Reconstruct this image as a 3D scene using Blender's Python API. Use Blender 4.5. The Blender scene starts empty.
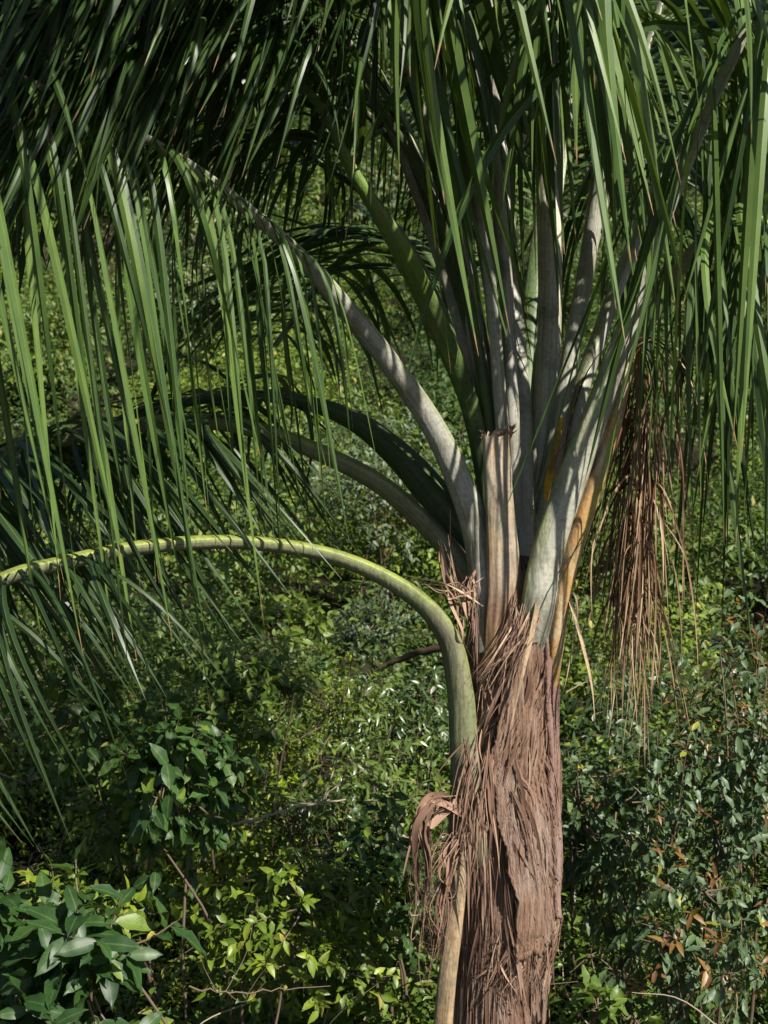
import bpy, math
import numpy as np

# ------------------------------------------------------------------ camera, sky, sun
scene = bpy.context.scene
COL = scene.collection
PITCH = math.radians(-8.0)
VFOV = math.radians(38.0)
RW, RH = 768, 1024
FPX = RH / 2 / math.tan(VFOV / 2)

cam = bpy.data.cameras.new("camera")
cam.sensor_fit = 'VERTICAL'
cam.sensor_height = 24.0
cam.lens = 12.0 / math.tan(VFOV / 2)
cam.clip_start = 0.05
cam.clip_end = 600.0
cam.dof.use_dof = True
cam.dof.focus_distance = 5.2
cam.dof.aperture_fstop = 4.0
cam_o = bpy.data.objects.new("camera", cam)
COL.objects.link(cam_o)
cam_o.location = (0, 0, 0)
cam_o.rotation_euler = (math.pi / 2 + PITCH, 0, 0)
scene.camera = cam_o

SUN_EL = math.radians(45.0)
SUN_AZ = math.radians(133.0)      # clockwise from +Y (straight ahead): right of the camera and behind it
to_sun = np.array([math.sin(SUN_AZ) * math.cos(SUN_EL), math.cos(SUN_AZ) * math.cos(SUN_EL), math.sin(SUN_EL)])

world = bpy.data.worlds.new("World")
scene.world = world
world.use_nodes = True
wn = world.node_tree.nodes
wl = world.node_tree.links
wn.clear()
sky = wn.new('ShaderNodeTexSky')
sky.sky_type = 'NISHITA'
sky.sun_disc = False
sky.sun_elevation = SUN_EL
sky.sun_rotation = SUN_AZ
bg = wn.new('ShaderNodeBackground')
bg.inputs['Strength'].default_value = 0.05
wo = wn.new('ShaderNodeOutputWorld')
wl.new(sky.outputs[0], bg.inputs['Color'])
wl.new(bg.outputs[0], wo.inputs['Surface'])

sun = bpy.data.lights.new("sun", 'SUN')
sun.energy = 5.0
sun.angle = math.radians(0.53)
sun.color = (1.0, 0.94, 0.85)
sun_o = bpy.data.objects.new("sun", sun)
COL.objects.link(sun_o)
sun_o.location = (8, -6, 12)
from mathutils import Vector
sun_o.rotation_euler = Vector(to_sun).to_track_quat('Z', 'Y').to_euler()

scene.view_settings.view_transform = 'Standard'
scene.view_settings.look = 'None'
scene.view_settings.gamma = 1.0
scene.view_settings.use_curve_mapping = False
scene.view_settings.exposure = 1.05
scene.render.engine = 'CYCLES'
scene.cycles.max_bounces = 5
scene.cycles.diffuse_bounces = 2
scene.cycles.glossy_bounces = 2
scene.cycles.transmission_bounces = 3
scene.cycles.transparent_max_bounces = 4
scene.cycles.caustics_reflective = False
scene.cycles.caustics_refractive = False

# ------------------------------------------------------------------ helpers
CP, SP = math.cos(PITCH), math.sin(PITCH)


def P(px, py, d):
    """The point in the world at photograph position (px, py), d metres in front of the camera."""
    x = (px - RW / 2) / FPX * d
    u = -(py - RH / 2) / FPX * d
    return np.array([x, d * CP - u * SP, d * SP + u * CP])


def unit(v):
    v = np.asarray(v, float)
    n = np.linalg.norm(v, axis=-1, keepdims=True)
    return v / np.maximum(n, 1e-9)


def catmull(pts, per=6):
    pts = np.asarray(pts, float)
    p = np.vstack([2 * pts[0] - pts[1], pts, 2 * pts[-1] - pts[-2]])
    out = []
    for i in range(1, len(p) - 2):
        a, b, c, d = p[i - 1], p[i], p[i + 1], p[i + 2]
        for k in range(per):
            t = k / per
            out.append(0.5 * (2 * b + (c - a) * t + (2 * a - 5 * b + 4 * c - d) * t * t + (3 * b - a - 3 * c + d) * t ** 3))
    out.append(pts[-1])
    return np.array(out)


class Geo:
    """Collects points and quads/triangles, with one colour attribute ('tint'), and links them as one mesh object."""

    def __init__(self):
        self.v, self.q, self.t, self.c, self.n = [], [], [], [], 0

    def add(self, v, quads=None, tris=None, tint=None):
        v = np.asarray(v, float).reshape(-1, 3)
        self.v.append(v)
        if quads is not None and len(quads):
            self.q.append(np.asarray(quads, int).reshape(-1, 4) + self.n)
        if tris is not None and len(tris):
            self.t.append(np.asarray(tris, int).reshape(-1, 3) + self.n)
        c = np.zeros((len(v), 4))
        c[:, 3] = 1
        if tint is not None:
            tint = np.asarray(tint, float)
            c[:, :tint.shape[-1]] = tint
        self.c.append(c)
        self.n += len(v)

    def build(self, name, mat, parent=None, smooth=True, origin=None):
        v = np.vstack(self.v)
        if origin is not None:
            v = v - np.asarray(origin)
        q = np.vstack(self.q) if self.q else np.zeros((0, 4), int)
        t = np.vstack(self.t) if self.t else np.zeros((0, 3), int)
        me = bpy.data.meshes.new(name)
        me.vertices.add(len(v))
        me.vertices.foreach_set('co', v.astype(np.float32).ravel())
        nl = q.size + t.size
        me.loops.add(nl)
        me.loops.foreach_set('vertex_index', np.concatenate([q.ravel(), t.ravel()]).astype(np.int32))
        nf = len(q) + len(t)
        me.polygons.add(nf)
        start = np.concatenate([np.arange(len(q)) * 4, q.size + np.arange(len(t)) * 3])
        me.polygons.foreach_set('loop_start', start.astype(np.int32))
        me.polygons.foreach_set('use_smooth', np.full(nf, smooth))
        me.update(calc_edges=True)
        at = me.color_attributes.new('tint', 'FLOAT_COLOR', 'POINT')
        at.data.foreach_set('color', np.vstack(self.c).astype(np.float32).ravel())
        me.materials.append(mat)
        me.validate()
        o = bpy.data.objects.new(name, me)
        COL.objects.link(o)
        if parent is not None:
            o.parent = parent
        return o


def empty(name, loc, label, cat, group=None):
    o = bpy.data.objects.new(name, None)
    COL.objects.link(o)
    o.location = loc
    o.empty_display_size = 0.2
    tag(o, label, cat, group)
    return o


def tag(o, label=None, cat=None, group=None, kind=None):
    if label:
        o['label'] = label
    if cat:
        o['category'] = cat
    if group:
        o['group'] = group
    if kind:
        o['kind'] = kind


def grid_quads(nu, nv, wrap_u=False):
    """Quads of a grid of nv rows of nu points."""
    q = []
    i = np.arange(nv - 1)[:, None] * nu
    m = nu if wrap_u else nu - 1
    j = np.arange(m)[None, :]
    j2 = (j + 1) % nu
    return np.stack([i + j, i + j2, i + nu + j2, i + nu + j], -1).reshape(-1, 4)


def tube(g, pts, radii, n=7, tint=None):
    pts = np.asarray(pts, float)
    radii = np.broadcast_to(np.asarray(radii, float), (len(pts),))
    T = unit(np.gradient(pts, axis=0))
    ref = np.array([0.31, 0.87, 0.2])
    S = unit(np.cross(T, ref))
    N = np.cross(S, T)
    a = np.linspace(0, 2 * math.pi, n, endpoint=False)
    v = pts[:, None] + radii[:, None, None] * (np.cos(a)[None, :, None] * S[:, None] + np.sin(a)[None, :, None] * N[:, None])
    tt = None
    if tint is not None:
        tt = np.zeros((len(pts), n, 3))
        tt[:, :, 0] = tint
        tt[:, :, 1] = np.linspace(0, 1, len(pts))[:, None]
        tt = tt.reshape(-1, 3)
    g.add(v.reshape(-1, 3), grid_quads(n, len(pts), True), tint=tt)


# ------------------------------------------------------------------ materials
class Mat:
    def __init__(self, name):
        self.m = bpy.data.materials.new(name)
        self.m.use_nodes = True
        self.nt = self.m.node_tree
        self.nt.nodes.clear()
        self.out = self.nt.nodes.new('ShaderNodeOutputMaterial')

    def node(self, kind, **kw):
        n = self.nt.nodes.new(kind)
        for k, val in kw.items():
            setattr(n, k, val)
        return n

    def link(self, a, b):
        self.nt.links.new(a, b)

    def attr(self):
        a = self.node('ShaderNodeAttribute', attribute_name='tint')
        s = self.node('ShaderNodeSeparateColor')
        self.link(a.outputs['Color'], s.inputs[0])
        self.alpha = a.outputs['Alpha']
        return s.outputs

    def ramp(self, fac, stops):
        r = self.node('ShaderNodeValToRGB')
        el = r.color_ramp.elements
        while len(el) < len(stops):
            el.new(0.5)
        for e, (p, c) in zip(el, stops):
            e.position = p
            e.color = (*c, 1)
        self.link(fac, r.inputs[0])
        return r.outputs[0]

    def mix(self, fac, a, b, mode='MIX'):
        m = self.node('ShaderNodeMix', data_type='RGBA', blend_type=mode)
        for sock, v in ((m.inputs[0], fac), (m.inputs[6], a), (m.inputs[7], b)):
            if isinstance(v, (int, float)):
                sock.default_value = v
            elif isinstance(v, tuple):
                sock.default_value = (*v, 1)
            else:
                self.link(v, sock)
        return m.outputs[2]

    def math(self, op, a, b=0.0, clamp=False):
        m = self.node('ShaderNodeMath', operation=op, use_clamp=clamp)
        for sock, v in zip(m.inputs, (a, b)):
            if isinstance(v, (int, float)):
                sock.default_value = v
            else:
                self.link(v, sock)
        return m.outputs[0]

    def noise(self, scale, detail=4, rough=0.55, stretch=(1, 1, 1), out=0, rot=(0, 0, 0)):
        tc = self.node('ShaderNodeTexCoord')
        mp = self.node('ShaderNodeMapping')
        mp.inputs['Scale'].default_value = stretch
        mp.inputs['Rotation'].default_value = rot
        self.link(tc.outputs['Object'], mp.inputs[0])
        n = self.node('ShaderNodeTexNoise')
        n.inputs['Scale'].default_value = scale
        n.inputs['Detail'].default_value = detail
        n.inputs['Roughness'].default_value = rough
        self.link(mp.outputs[0], n.inputs['Vector'])
        return n.outputs[out]

    def surface(self, color, rough=0.5, spec=0.5, translucent=0.0, tcolor=None, bump=None, bump_d=0.01, bump_s=0.5, coat=0.0):
        b = self.node('ShaderNodeBsdfPrincipled')
        for key, v in (('Base Color', color), ('Roughness', rough), ('Specular IOR Level', spec)):
            if isinstance(v, (int, float)):
                b.inputs[key].default_value = v
            elif isinstance(v, tuple):
                b.inputs[key].default_value = (*v, 1)
            else:
                self.link(v, b.inputs[key])
        if coat:
            b.inputs['Coat Weight'].default_value = coat
            b.inputs['Coat Roughness'].default_value = 0.3
        if bump is not None:
            bp = self.node('ShaderNodeBump')
            bp.inputs['Distance'].default_value = bump_d
            bp.inputs['Strength'].default_value = bump_s
            self.link(bump, bp.inputs['Height'])
            self.link(bp.outputs[0], b.inputs['Normal'])
        last = b.outputs[0]
        if translucent:
            t = self.node('ShaderNodeBsdfTranslucent')
            if isinstance(tcolor, tuple):
                t.inputs['Color'].default_value = (*tcolor, 1)
            else:
                self.link(tcolor if tcolor is not None else color, t.inputs['Color'])
            mx = self.node('ShaderNodeMixShader')
            mx.inputs[0].default_value = translucent
            self.link(last, mx.inputs[1])
            self.link(t.outputs[0], mx.inputs[2])
            last = mx.outputs[0]
        self.link(last, self.out.inputs['Surface'])
        return self.m


def leaf_mat(name, dark, mid, light, odd=None, rough=0.42, spec=0.5, trans=0.19, odd_from=0.93):
    """Leaves: tint.r random per leaf, tint.g along the leaf, tint.b plant-to-plant variation, with sun and shade painted in places."""
    k = Mat(name)
    r, g, b = k.attr()[:3]
    base = k.ramp(r, [(0.0, dark), (0.45, mid), (0.85, light), (1.0, light)])
    if odd is not None:
        sel = k.math('GREATER_THAN', r, odd_from)
        base = k.mix(sel, base, odd)
    base = k.mix(1.0, base, k.ramp(k.noise(38.0, 3, 0.6), [(0.3, (0.78, 0.80, 0.85)), (0.7, (1.2, 1.16, 1.0))]), 'MULTIPLY')
    base = k.mix(k.ramp(k.alpha, [(0.05, (0.7, 0.7, 0.7)), (0.13, (0, 0, 0))]), base, k.mix(0.5, base, (0.20, 0.26, 0.09)))
    vein = k.math('SINE', k.math('SUBTRACT', k.math('MULTIPLY', g, 62.0), k.math('MULTIPLY', k.alpha, 16.0)))
    base = k.mix(1.0, base, k.ramp(vein, [(0.0, (0.88, 0.88, 0.88)), (0.85, (1.0, 1.0, 1.0)), (1.0, (1.18, 1.16, 1.1))]), 'MULTIPLY')
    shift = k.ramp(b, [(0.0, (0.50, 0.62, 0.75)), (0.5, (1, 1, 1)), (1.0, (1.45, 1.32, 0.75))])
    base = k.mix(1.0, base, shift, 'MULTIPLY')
    lite = k.mix(0.6, base, (0.22, 0.34, 0.03))
    return k.surface(base, rough, spec, trans, lite)


def palm_leaf_mat(name, dark, mid, light, tip, rough=0.44, trans=0.14):
    k = Mat(name)
    r, g, b = k.attr()[:3]
    base = k.ramp(r, [(0.0, dark), (0.5, mid), (1.0, light)])
    base = k.mix(k.ramp(b, [(0.0, (0.75, 0.75, 0.75)), (0.10, (0, 0, 0))]), base, (0.16, 0.22, 0.05))      # paler midrib
    n = k.noise(9.0, 3)
    base = k.mix(1.0, base, k.ramp(n, [(0.3, (0.8, 0.82, 0.85)), (0.7, (1.15, 1.12, 1.0))]), 'MULTIPLY')
    tipf = k.ramp(k.math('ADD', g, k.math('MULTIPLY', r, 0.05)), [(0.99, (0, 0, 0)), (1.03, (1, 1, 1))])
    base = k.mix(tipf, base, tip)
    lite = k.mix(0.55, base, (0.25, 0.40, 0.03))
    return k.surface(base, rough, 0.4, trans, lite)


M = {}
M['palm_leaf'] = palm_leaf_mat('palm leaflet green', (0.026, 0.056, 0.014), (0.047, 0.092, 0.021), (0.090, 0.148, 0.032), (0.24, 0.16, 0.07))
M['palm_leaf_shaded'] = palm_leaf_mat('palm leaflet shaded green', (0.014, 0.032, 0.010), (0.024, 0.052, 0.014), (0.042, 0.078, 0.019), (0.16, 0.11, 0.05))  # darker copy of the leaflet green: shade painted into the colour
k = Mat('dead palm leaflet')
r, g, b = k.attr()[:3]
base = k.ramp(r, [(0.0, (0.06, 0.030, 0.017)), (0.4, (0.13, 0.066, 0.034)), (0.75, (0.24, 0.145, 0.082)), (1.0, (0.38, 0.29, 0.19))])
base = k.mix(k.ramp(g, [(0.40, (0, 0, 0)), (0.95, (0.75, 0.75, 0.75))]), base, (0.42, 0.31, 0.19))
M['dead_leaf'] = k.surface(base, 0.7, 0.25, 0.15)


def petiole_mat(name, under, top, blotch, foot=None, blotch_amt=0.5, foot_to=0.4):
    """Petioles: tint.r is 1 on the flat upper face, tint.g runs along."""
    k = Mat(name)
    r, g, b = k.attr()[:3]
    base = k.mix(r, under, top)
    if foot is not None:
        base = k.mix(k.ramp(g, [(foot_to * 0.5, (1, 1, 1)), (foot_to, (0, 0, 0))]), base, foot)
    n = k.noise(14, 5, 0.65, (1, 1, 0.35))
    base = k.mix(k.math('MULTIPLY', k.ramp(n, [(0.48, (0, 0, 0)), (0.62, (1, 1, 1))]), blotch_amt), base, blotch)
    n2 = k.noise(70, 6, 0.72)
    base = k.mix(1.0, base, k.ramp(n2, [(0.32, (0.62, 0.62, 0.60)), (0.5, (1, 1, 1)), (0.7, (1.12, 1.12, 1.12))]), 'MULTIPLY')
    n3 = k.noise(5.5, 5, 0.7)
    base = k.mix(k.ramp(n3, [(0.50, (0, 0, 0)), (0.66, (0.7, 0.7, 0.7))]), base, (0.12, 0.11, 0.075))
    wv = k.node('ShaderNodeCombineXYZ')
    k.link(k.math('MULTIPLY', b, 26.0), wv.inputs[0])
    k.link(k.math('MULTIPLY', g, 5.0), wv.inputs[1])
    ns = k.node('ShaderNodeTexNoise')
    ns.inputs['Scale'].default_value = 1.0
    ns.inputs['Detail'].default_value = 5
    k.link(wv.outputs[0], ns.inputs['Vector'])
    base = k.mix(1.0, base, k.ramp(ns.outputs[0], [(0.34, (0.66, 0.64, 0.58)), (0.52, (1, 1, 1)), (0.75, (1.12, 1.12, 1.1))]), 'MULTIPLY')
    return k.surface(base, 0.5, 0.4, bump=k.noise(60, 4, 0.6, (1, 1, 0.15)), bump_d=0.006, bump_s=0.7)


M['petiole_grey'] = petiole_mat('grey waxy petiole', (0.30, 0.29, 0.26), (0.24, 0.27, 0.15), (0.20, 0.20, 0.13))
M['petiole_green'] = petiole_mat('green arching petiole', (0.17, 0.18, 0.11), (0.20, 0.24, 0.045), (0.10, 0.13, 0.045), (0.19, 0.18, 0.115), foot_to=0.42)
M['petiole_shaded'] = petiole_mat('shaded green petiole', (0.055, 0.085, 0.030), (0.07, 0.11, 0.035), (0.04, 0.07, 0.025))  # shade on the rear stalks painted in as a dark green
M['petiole_bright'] = petiole_mat('fresh green petiole', (0.12, 0.20, 0.035), (0.15, 0.25, 0.035), (0.11, 0.18, 0.04), (0.05, 0.08, 0.03), foot_to=0.40)  # dark foot colour paints the shade over the stalk's lower part
M['petiole_white'] = petiole_mat('pale waxy petiole', (0.46, 0.43, 0.35), (0.24, 0.32, 0.10), (0.36, 0.33, 0.24))
M['petiole_mix'] = petiole_mat('grey green petiole', (0.31, 0.31, 0.25), (0.24, 0.28, 0.09), (0.37, 0.36, 0.31))
M['petiole_orange'] = petiole_mat('orange ageing petiole', (0.36, 0.22, 0.08), (0.30, 0.17, 0.06), (0.46, 0.38, 0.26), blotch_amt=0.8)
M['petiole_yellow'] = petiole_mat('yellow young stalk', (0.60, 0.34, 0.02), (0.62, 0.36, 0.02), (0.16, 0.10, 0.02), blotch_amt=0.8)
M['stub'] = petiole_mat('cut petiole stub', (0.35, 0.335, 0.315), (0.33, 0.27, 0.20), (0.33, 0.21, 0.10), (0.19, 0.115, 0.07), 0.55, 0.5)
M['straw'] = petiole_mat('dry straw', (0.33, 0.24, 0.145), (0.33, 0.24, 0.145), (0.22, 0.145, 0.08))


def fibre_mat(name, tilt, dark, mid, light, scale=1.0, moss=False):
    k = Mat(name)
    st = (26 * scale, 26 * scale, 1.6 * scale)
    n = k.noise(3.2, 6, 0.68, st, rot=(0, tilt, 0))
    n2 = k.noise(1.6, 4, 0.6, (3.0, 3.0, 1.2))
    n3 = k.noise(9.0, 6, 0.7, (30, 30, 1.0), rot=(0, tilt * 0.6, 0))
    base = k.ramp(n, [(0.30, dark), (0.48, mid), (0.72, light)])
    base = k.mix(k.ramp(n2, [(0.48, (0, 0, 0)), (0.66, (0.6, 0.6, 0.6))]), base, (0.36, 0.29, 0.25))
    if moss:
        n4 = k.noise(2.2, 4, 0.6, (2.0, 2.0, 0.8))
        base = k.mix(k.ramp(n4, [(0.45, (0, 0, 0)), (0.6, (0.6, 0.6, 0.6))]), base, (0.17, 0.19, 0.10))
    h = k.math('ADD', k.math('MULTIPLY', n, 1.0), k.math('MULTIPLY', n3, 0.6))
    return k.surface(base, 0.85, 0.2, bump=h, bump_d=0.02, bump_s=0.8)


M['trunk'] = fibre_mat('fibrous trunk', math.radians(-14), (0.065, 0.036, 0.025), (0.205, 0.120, 0.084), (0.36, 0.255, 0.19))
M['sheath_right'] = fibre_mat('torn fibre sheath', math.radians(-20), (0.050, 0.026, 0.016), (0.205, 0.118, 0.078), (0.40, 0.28, 0.20))
M['sheath_smooth'] = fibre_mat('smooth mauve sheath', 0.0, (0.17, 0.10, 0.078), (0.24, 0.145, 0.115), (0.31, 0.20, 0.165), 0.6)
M['sheath_grey'] = fibre_mat('grey mossy sheath', 0.0, (0.16, 0.12, 0.08), (0.27, 0.22, 0.17), (0.38, 0.33, 0.27), 0.5, True)

k = Mat('loose fibre')
r, g, b = k.attr()[:3]
M['fibre'] = k.surface(k.ramp(r, [(0.0, (0.09, 0.05, 0.033)), (0.5, (0.23, 0.14, 0.098)), (1.0, (0.42, 0.31, 0.22))]), 0.8, 0.2, 0.1)

k = Mat('shrub stem')
r, g, b = k.attr()[:3]
M['stem'] = k.surface(k.ramp(r, [(0.0, (0.06, 0.042, 0.028)), (0.6, (0.14, 0.105, 0.07)), (1.0, (0.30, 0.25, 0.18))]), 0.8, 0.2)

M['leaf_mid'] = leaf_mat('mixed green leaves', (0.036, 0.066, 0.011), (0.084, 0.138, 0.016), (0.180, 0.235, 0.024), (0.26, 0.24, 0.06), rough=0.42, spec=0.35)
M['leaf_far'] = leaf_mat('hillside leaves', (0.030, 0.058, 0.012), (0.064, 0.110, 0.018), (0.125, 0.175, 0.028), (0.20, 0.19, 0.06), rough=0.5, spec=0.3)
M['leaf_glossy'] = leaf_mat('glossy narrow leaves', (0.040, 0.072, 0.022), (0.068, 0.112, 0.030), (0.105, 0.155, 0.040), (0.30, 0.32, 0.22), rough=0.33, spec=0.5)
M['leaf_bright'] = leaf_mat('light yellow green leaves', (0.080, 0.140, 0.020), (0.120, 0.190, 0.026), (0.180, 0.230, 0.034), rough=0.45, trans=0.32)
M['leaf_big'] = leaf_mat('broad dark leaves', (0.024, 0.056, 0.016), (0.040, 0.090, 0.021), (0.072, 0.130, 0.024), (0.16, 0.22, 0.03), rough=0.46, spec=0.35, trans=0.22, odd_from=0.95)
M['leaf_dark'] = leaf_mat('dark thicket leaves', (0.020, 0.042, 0.016), (0.032, 0.064, 0.022), (0.055, 0.092, 0.028), (0.10, 0.09, 0.03), rough=0.4)
M['leaf_hanging'] = leaf_mat('hanging grey green leaves', (0.050, 0.085, 0.040), (0.075, 0.120, 0.055), (0.11, 0.165, 0.065), (0.26, 0.26, 0.035), rough=0.45, spec=0.3, odd_from=0.90)
M['leaf_red'] = leaf_mat('russet young leaves', (0.10, 0.042, 0.020), (0.16, 0.070, 0.026), (0.24, 0.14, 0.036), rough=0.45, trans=0.3)
M['leaf_grey'] = leaf_mat('dull grey green leaves', (0.045, 0.072, 0.034), (0.068, 0.105, 0.046), (0.10, 0.145, 0.060), (0.17, 0.17, 0.09), rough=0.5)

k = Mat('forest soil')
n = k.noise(1.3, 8, 0.65)
n2 = k.noise(14, 6, 0.7)
base = k.ramp(n, [(0.35, (0.014, 0.012, 0.008)), (0.6, (0.028, 0.026, 0.013)), (0.75, (0.022, 0.032, 0.011))])
base = k.mix(k.ramp(n2, [(0.55, (0, 0, 0)), (0.72, (0.7, 0.7, 0.7))]), base, (0.055, 0.042, 0.022))
M['soil'] = k.surface(base, 0.95, 0.1, bump=n2, bump_d=0.06, bump_s=0.8)

# ------------------------------------------------------------------ terrain
YS = np.array([-40, -8, 0, 4.5, 8, 11, 18, 26, 35, 45, 60, 90, 140, 200.])
ZS = np.array([-6.0, -5.2, -3.9, -3.6, -3.65, -3.6, -2.8, -1.6, 0.4, 4.0, 11.0, 30.0, 66.0, 100.])


def hgt(x, y):
    x, y = np.asarray(x, float), np.asarray(y, float)
    z = np.interp(y, YS, ZS)
    amp = np.clip(y / 30, 0.25, 2.0)
    z = z + amp * (0.35 * np.sin(x * 0.55 + y * 0.21) + 0.28 * np.sin(x * 0.23 - y * 0.47 + 1.3) + 0.14 * np.sin(x * 1.3 + 0.7 * y))
    return z + 0.010 * np.clip(np.abs(x) - 12, 0, None) ** 1.3


ys = np.concatenate([np.linspace(-40, 0, 20), np.linspace(0.6, 30, 70), np.linspace(31, 80, 50), np.linspace(84, 200, 30)])
xs = np.concatenate([np.linspace(-160, -32, 26), np.linspace(-30, 30, 90), np.linspace(32, 160, 26)])
X, Y = np.meshgrid(xs, ys)
g = Geo()
g.add(np.stack([X, Y, hgt(X, Y)], -1).reshape(-1, 3), grid_quads(len(xs), len(ys)))
o = g.build('hillside_ground', M['soil'])
tag(o, kind='structure')

# ------------------------------------------------------------------ leaves and shrubs


def leaf_template(detail, width, curl, fold):
    """A leaf along +Y of length 1, folded along its midrib (normal +Z), curling down towards the tip."""
    if detail == 0:
        t = np.array([0, 0.45, 1.0])
        w = np.array([0.0, 0.5, 0.0])
    elif detail == 1:
        t = np.array([0, 0.28, 0.62, 1.0])
        w = np.array([0.06, 0.48, 0.40, 0.0])
    else:
        t = np.array([0, 0.10, 0.26, 0.45, 0.63, 0.80, 0.92, 1.0])
        w = np.array([0.03, 0.25, 0.46, 0.52, 0.46, 0.30, 0.11, 0.0])
    w = w * width
    z = -curl * t ** 2
    rows = []
    for i in range(len(t)):
        wav = 0.045 * math.sin(i * 2.4) if detail == 2 else 0
        for s in (-1, 0, 1):
            rows.append((s * w[i], t[i], z[i] + fold * abs(s) * w[i] + wav * s * s))
    v = np.array(rows)
    q = grid_quads(3, len(t))
    return v, q, np.repeat(t, 3)


def scatter(g, tmpl, pos, axis, nrm, size, rnd, plant):
    """Places one leaf per row of pos; axis is where it points, nrm roughly its upper side."""
    v, q, t = tmpl
    n = len(pos)
    A = unit(axis)
    S = unit(np.cross(A, nrm))
    N = np.cross(S, A)
    size = np.asarray(size)[:, None, None]
    out = pos[:, None] + size * (v[None, :, 0:1] * S[:, None] + v[None, :, 1:2] * A[:, None] + v[None, :, 2:3] * N[:, None])
    quads = (np.arange(n)[:, None, None] * len(v) + q[None]).reshape(-1, 4)
    tint = np.zeros((n, len(v), 4))
    tint[:, :, 3] = np.tile([1.0, 0.0, 1.0], len(v) // 3)[None]
    tint[:, :, 0] = np.asarray(rnd)[:, None]
    tint[:, :, 1] = t[None]
    tint[:, :, 2] = np.broadcast_to(np.asarray(plant), (n,))[:, None]
    g.add(out.reshape(-1, 3), quads, tint=tint.reshape(-1, 4))


def twigs(rng, centers, radii, per, bias_up=0.35):
    """Twig starts and ends spread through ellipsoids: (start, end, index of the mound)."""
    nm = len(centers)
    idx = np.repeat(np.arange(nm), per)
    n = len(idx)
    d = unit(rng.normal(size=(n, 3)) + np.array([0, -0.15, bias_up]))
    r = rng.uniform(0.62, 1.08, n)[:, None]
    lump = 1 + 0.22 * np.sin(d[:, :1] * 5 + idx[:, None]) * np.sin(d[:, 1:2] * 4 + 2 * idx[:, None]) + 0.15 * np.sin(d[:, 2:] * 7 + idx[:, None])
    end = centers[idx] + d * radii[idx] * r * lump
    start = centers[idx] + d * radii[idx] * (r * lump - rng.uniform(0.28, 0.5, n)[:, None])
    start[:, 2] -= 0.1 * radii[idx][:, 2]
    return start, end, idx


def leaves_on(g, rng, tmpl, start, end, per, size, spread=0.9, hang=0.35, plant=0.5, jitter=0.25, rlo=0.0, rhi=1.0, idx=None):
    n = len(start)
    tw = unit(end - start)
    a = unit(np.cross(tw, rng.normal(size=(n, 3))))
    b = np.cross(tw, a)
    f = (np.arange(per)[None, :] + rng.uniform(0, 1, (n, per))) / per
    ang = np.arange(per)[None, :] * 2.4 + rng.uniform(0, 6.3, (n, 1)) + rng.normal(0, 0.4, (n, per))
    L = np.linalg.norm(end - start, axis=1)[:, None]
    pos = start[:, None] + tw[:, None] * (f * L)[..., None]
    lat = np.cos(ang)[..., None] * a[:, None] + np.sin(ang)[..., None] * b[:, None]
    axis = tw[:, None] * (0.35 + 0.5 * f[..., None]) + spread * lat + rng.normal(0, jitter, (n, per, 3))
    axis[..., 2] -= hang
    nrm = np.array([0.12, -0.15, 1.0]) + rng.normal(0, 0.52, (n, per, 3)) + 0.5 * tw[:, None]
    sz = size * rng.uniform(0.6, 1.15, (n, per))
    tone = np.clip(rng.uniform(rlo, rhi, (n, per)) * 0.5 + 0.5 * rng.uniform(0, 1, (n, 1)), 0, 1)
    odd = rng.uniform(0, 1, (n, per)) > 0.97
    tone = np.where(odd, 1.0, tone * 0.9)
    pl = np.broadcast_to(np.asarray(plant, float), (n,))[:, None] + rng.normal(0, 0.05, (n, per))
    scatter(g, tmpl, pos.reshape(-1, 3), axis.reshape(-1, 3), nrm.reshape(-1, 3), sz.ravel(), tone.ravel(), np.clip(pl, 0, 1).ravel())


def shrub(name, label, cat, at, rad, mat, twn, per, size, width=0.5, curl=0.25, fold=0.35, hang=0.35, spread=0.9, detail=1, seed=1,
          group=None, plant=0.5, extra=None, stems=5, lumps=5):
    """One shrub: an Empty on the ground, with foliage and stem meshes under it. at: crown centre; rad: its radii."""
    rng = np.random.default_rng(seed)
    at = np.asarray(at, float)
    rad = np.asarray(rad, float)
    base = np.array([at[0], at[1], float(hgt(at[0], at[1]))])
    root = empty(name, base, label, cat, group)
    # the crown is several overlapping lumps, so that its outline is uneven
    c = at + rng.normal(0, 0.42, (lumps, 3)) * rad
    c[0] = at
    rr = rad * rng.uniform(0.45, 0.75, (lumps, 1))
    g = Geo()
    s, e, idx = twigs(rng, c, rr, max(1, twn // lumps))
    leaves_on(g, rng, leaf_template(detail, width, curl, fold), s, e, per, size, spread, hang, plant)
    g.build('foliage', mat, root, origin=base)
    if extra is not None:
        ge = Geo()
        m2, n2, per2, size2, w2 = extra
        s2, e2, _ = twigs(rng, c, rr * 1.03, max(1, n2 // lumps), 0.8)
        leaves_on(ge, rng, leaf_template(1, w2, 0.3, 0.3), s2 + (e2 - s2) * 0.6, e2, per2, size2, 1.0, 0.3, 0.5)
        ge.build('young_foliage', m2, root, origin=base)
    gs = Geo()
    for kk in range(stems):
        tgt = c[kk % lumps] + rng.normal(0, 0.2, 3) * rad
        p0 = base + np.array([*rng.normal(0, 0.08, 2), -0.05])
        mid = p0 * 0.45 + tgt * 0.55 + rng.normal(0, 0.10, 3)
        tube(gs, catmull([p0, mid, tgt], 5), np.linspace(0.011, 0.004, 11), 6, rng.uniform(0.0, 0.35))
    pick = rng.choice(len(s), min(len(s), 70), replace=False)
    for i in pick:
        cc = c[idx[i]]
        p0 = cc + (s[i] - cc) * 0.3
        tube(gs, catmull([p0, s[i] + rng.normal(0, 0.02, 3), e[i]], 3), np.linspace(0.005, 0.0016, 7), 4, rng.uniform(0.1, 0.6))
    gs.build('stem', M['stem'], root, origin=base)
    return root


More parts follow.
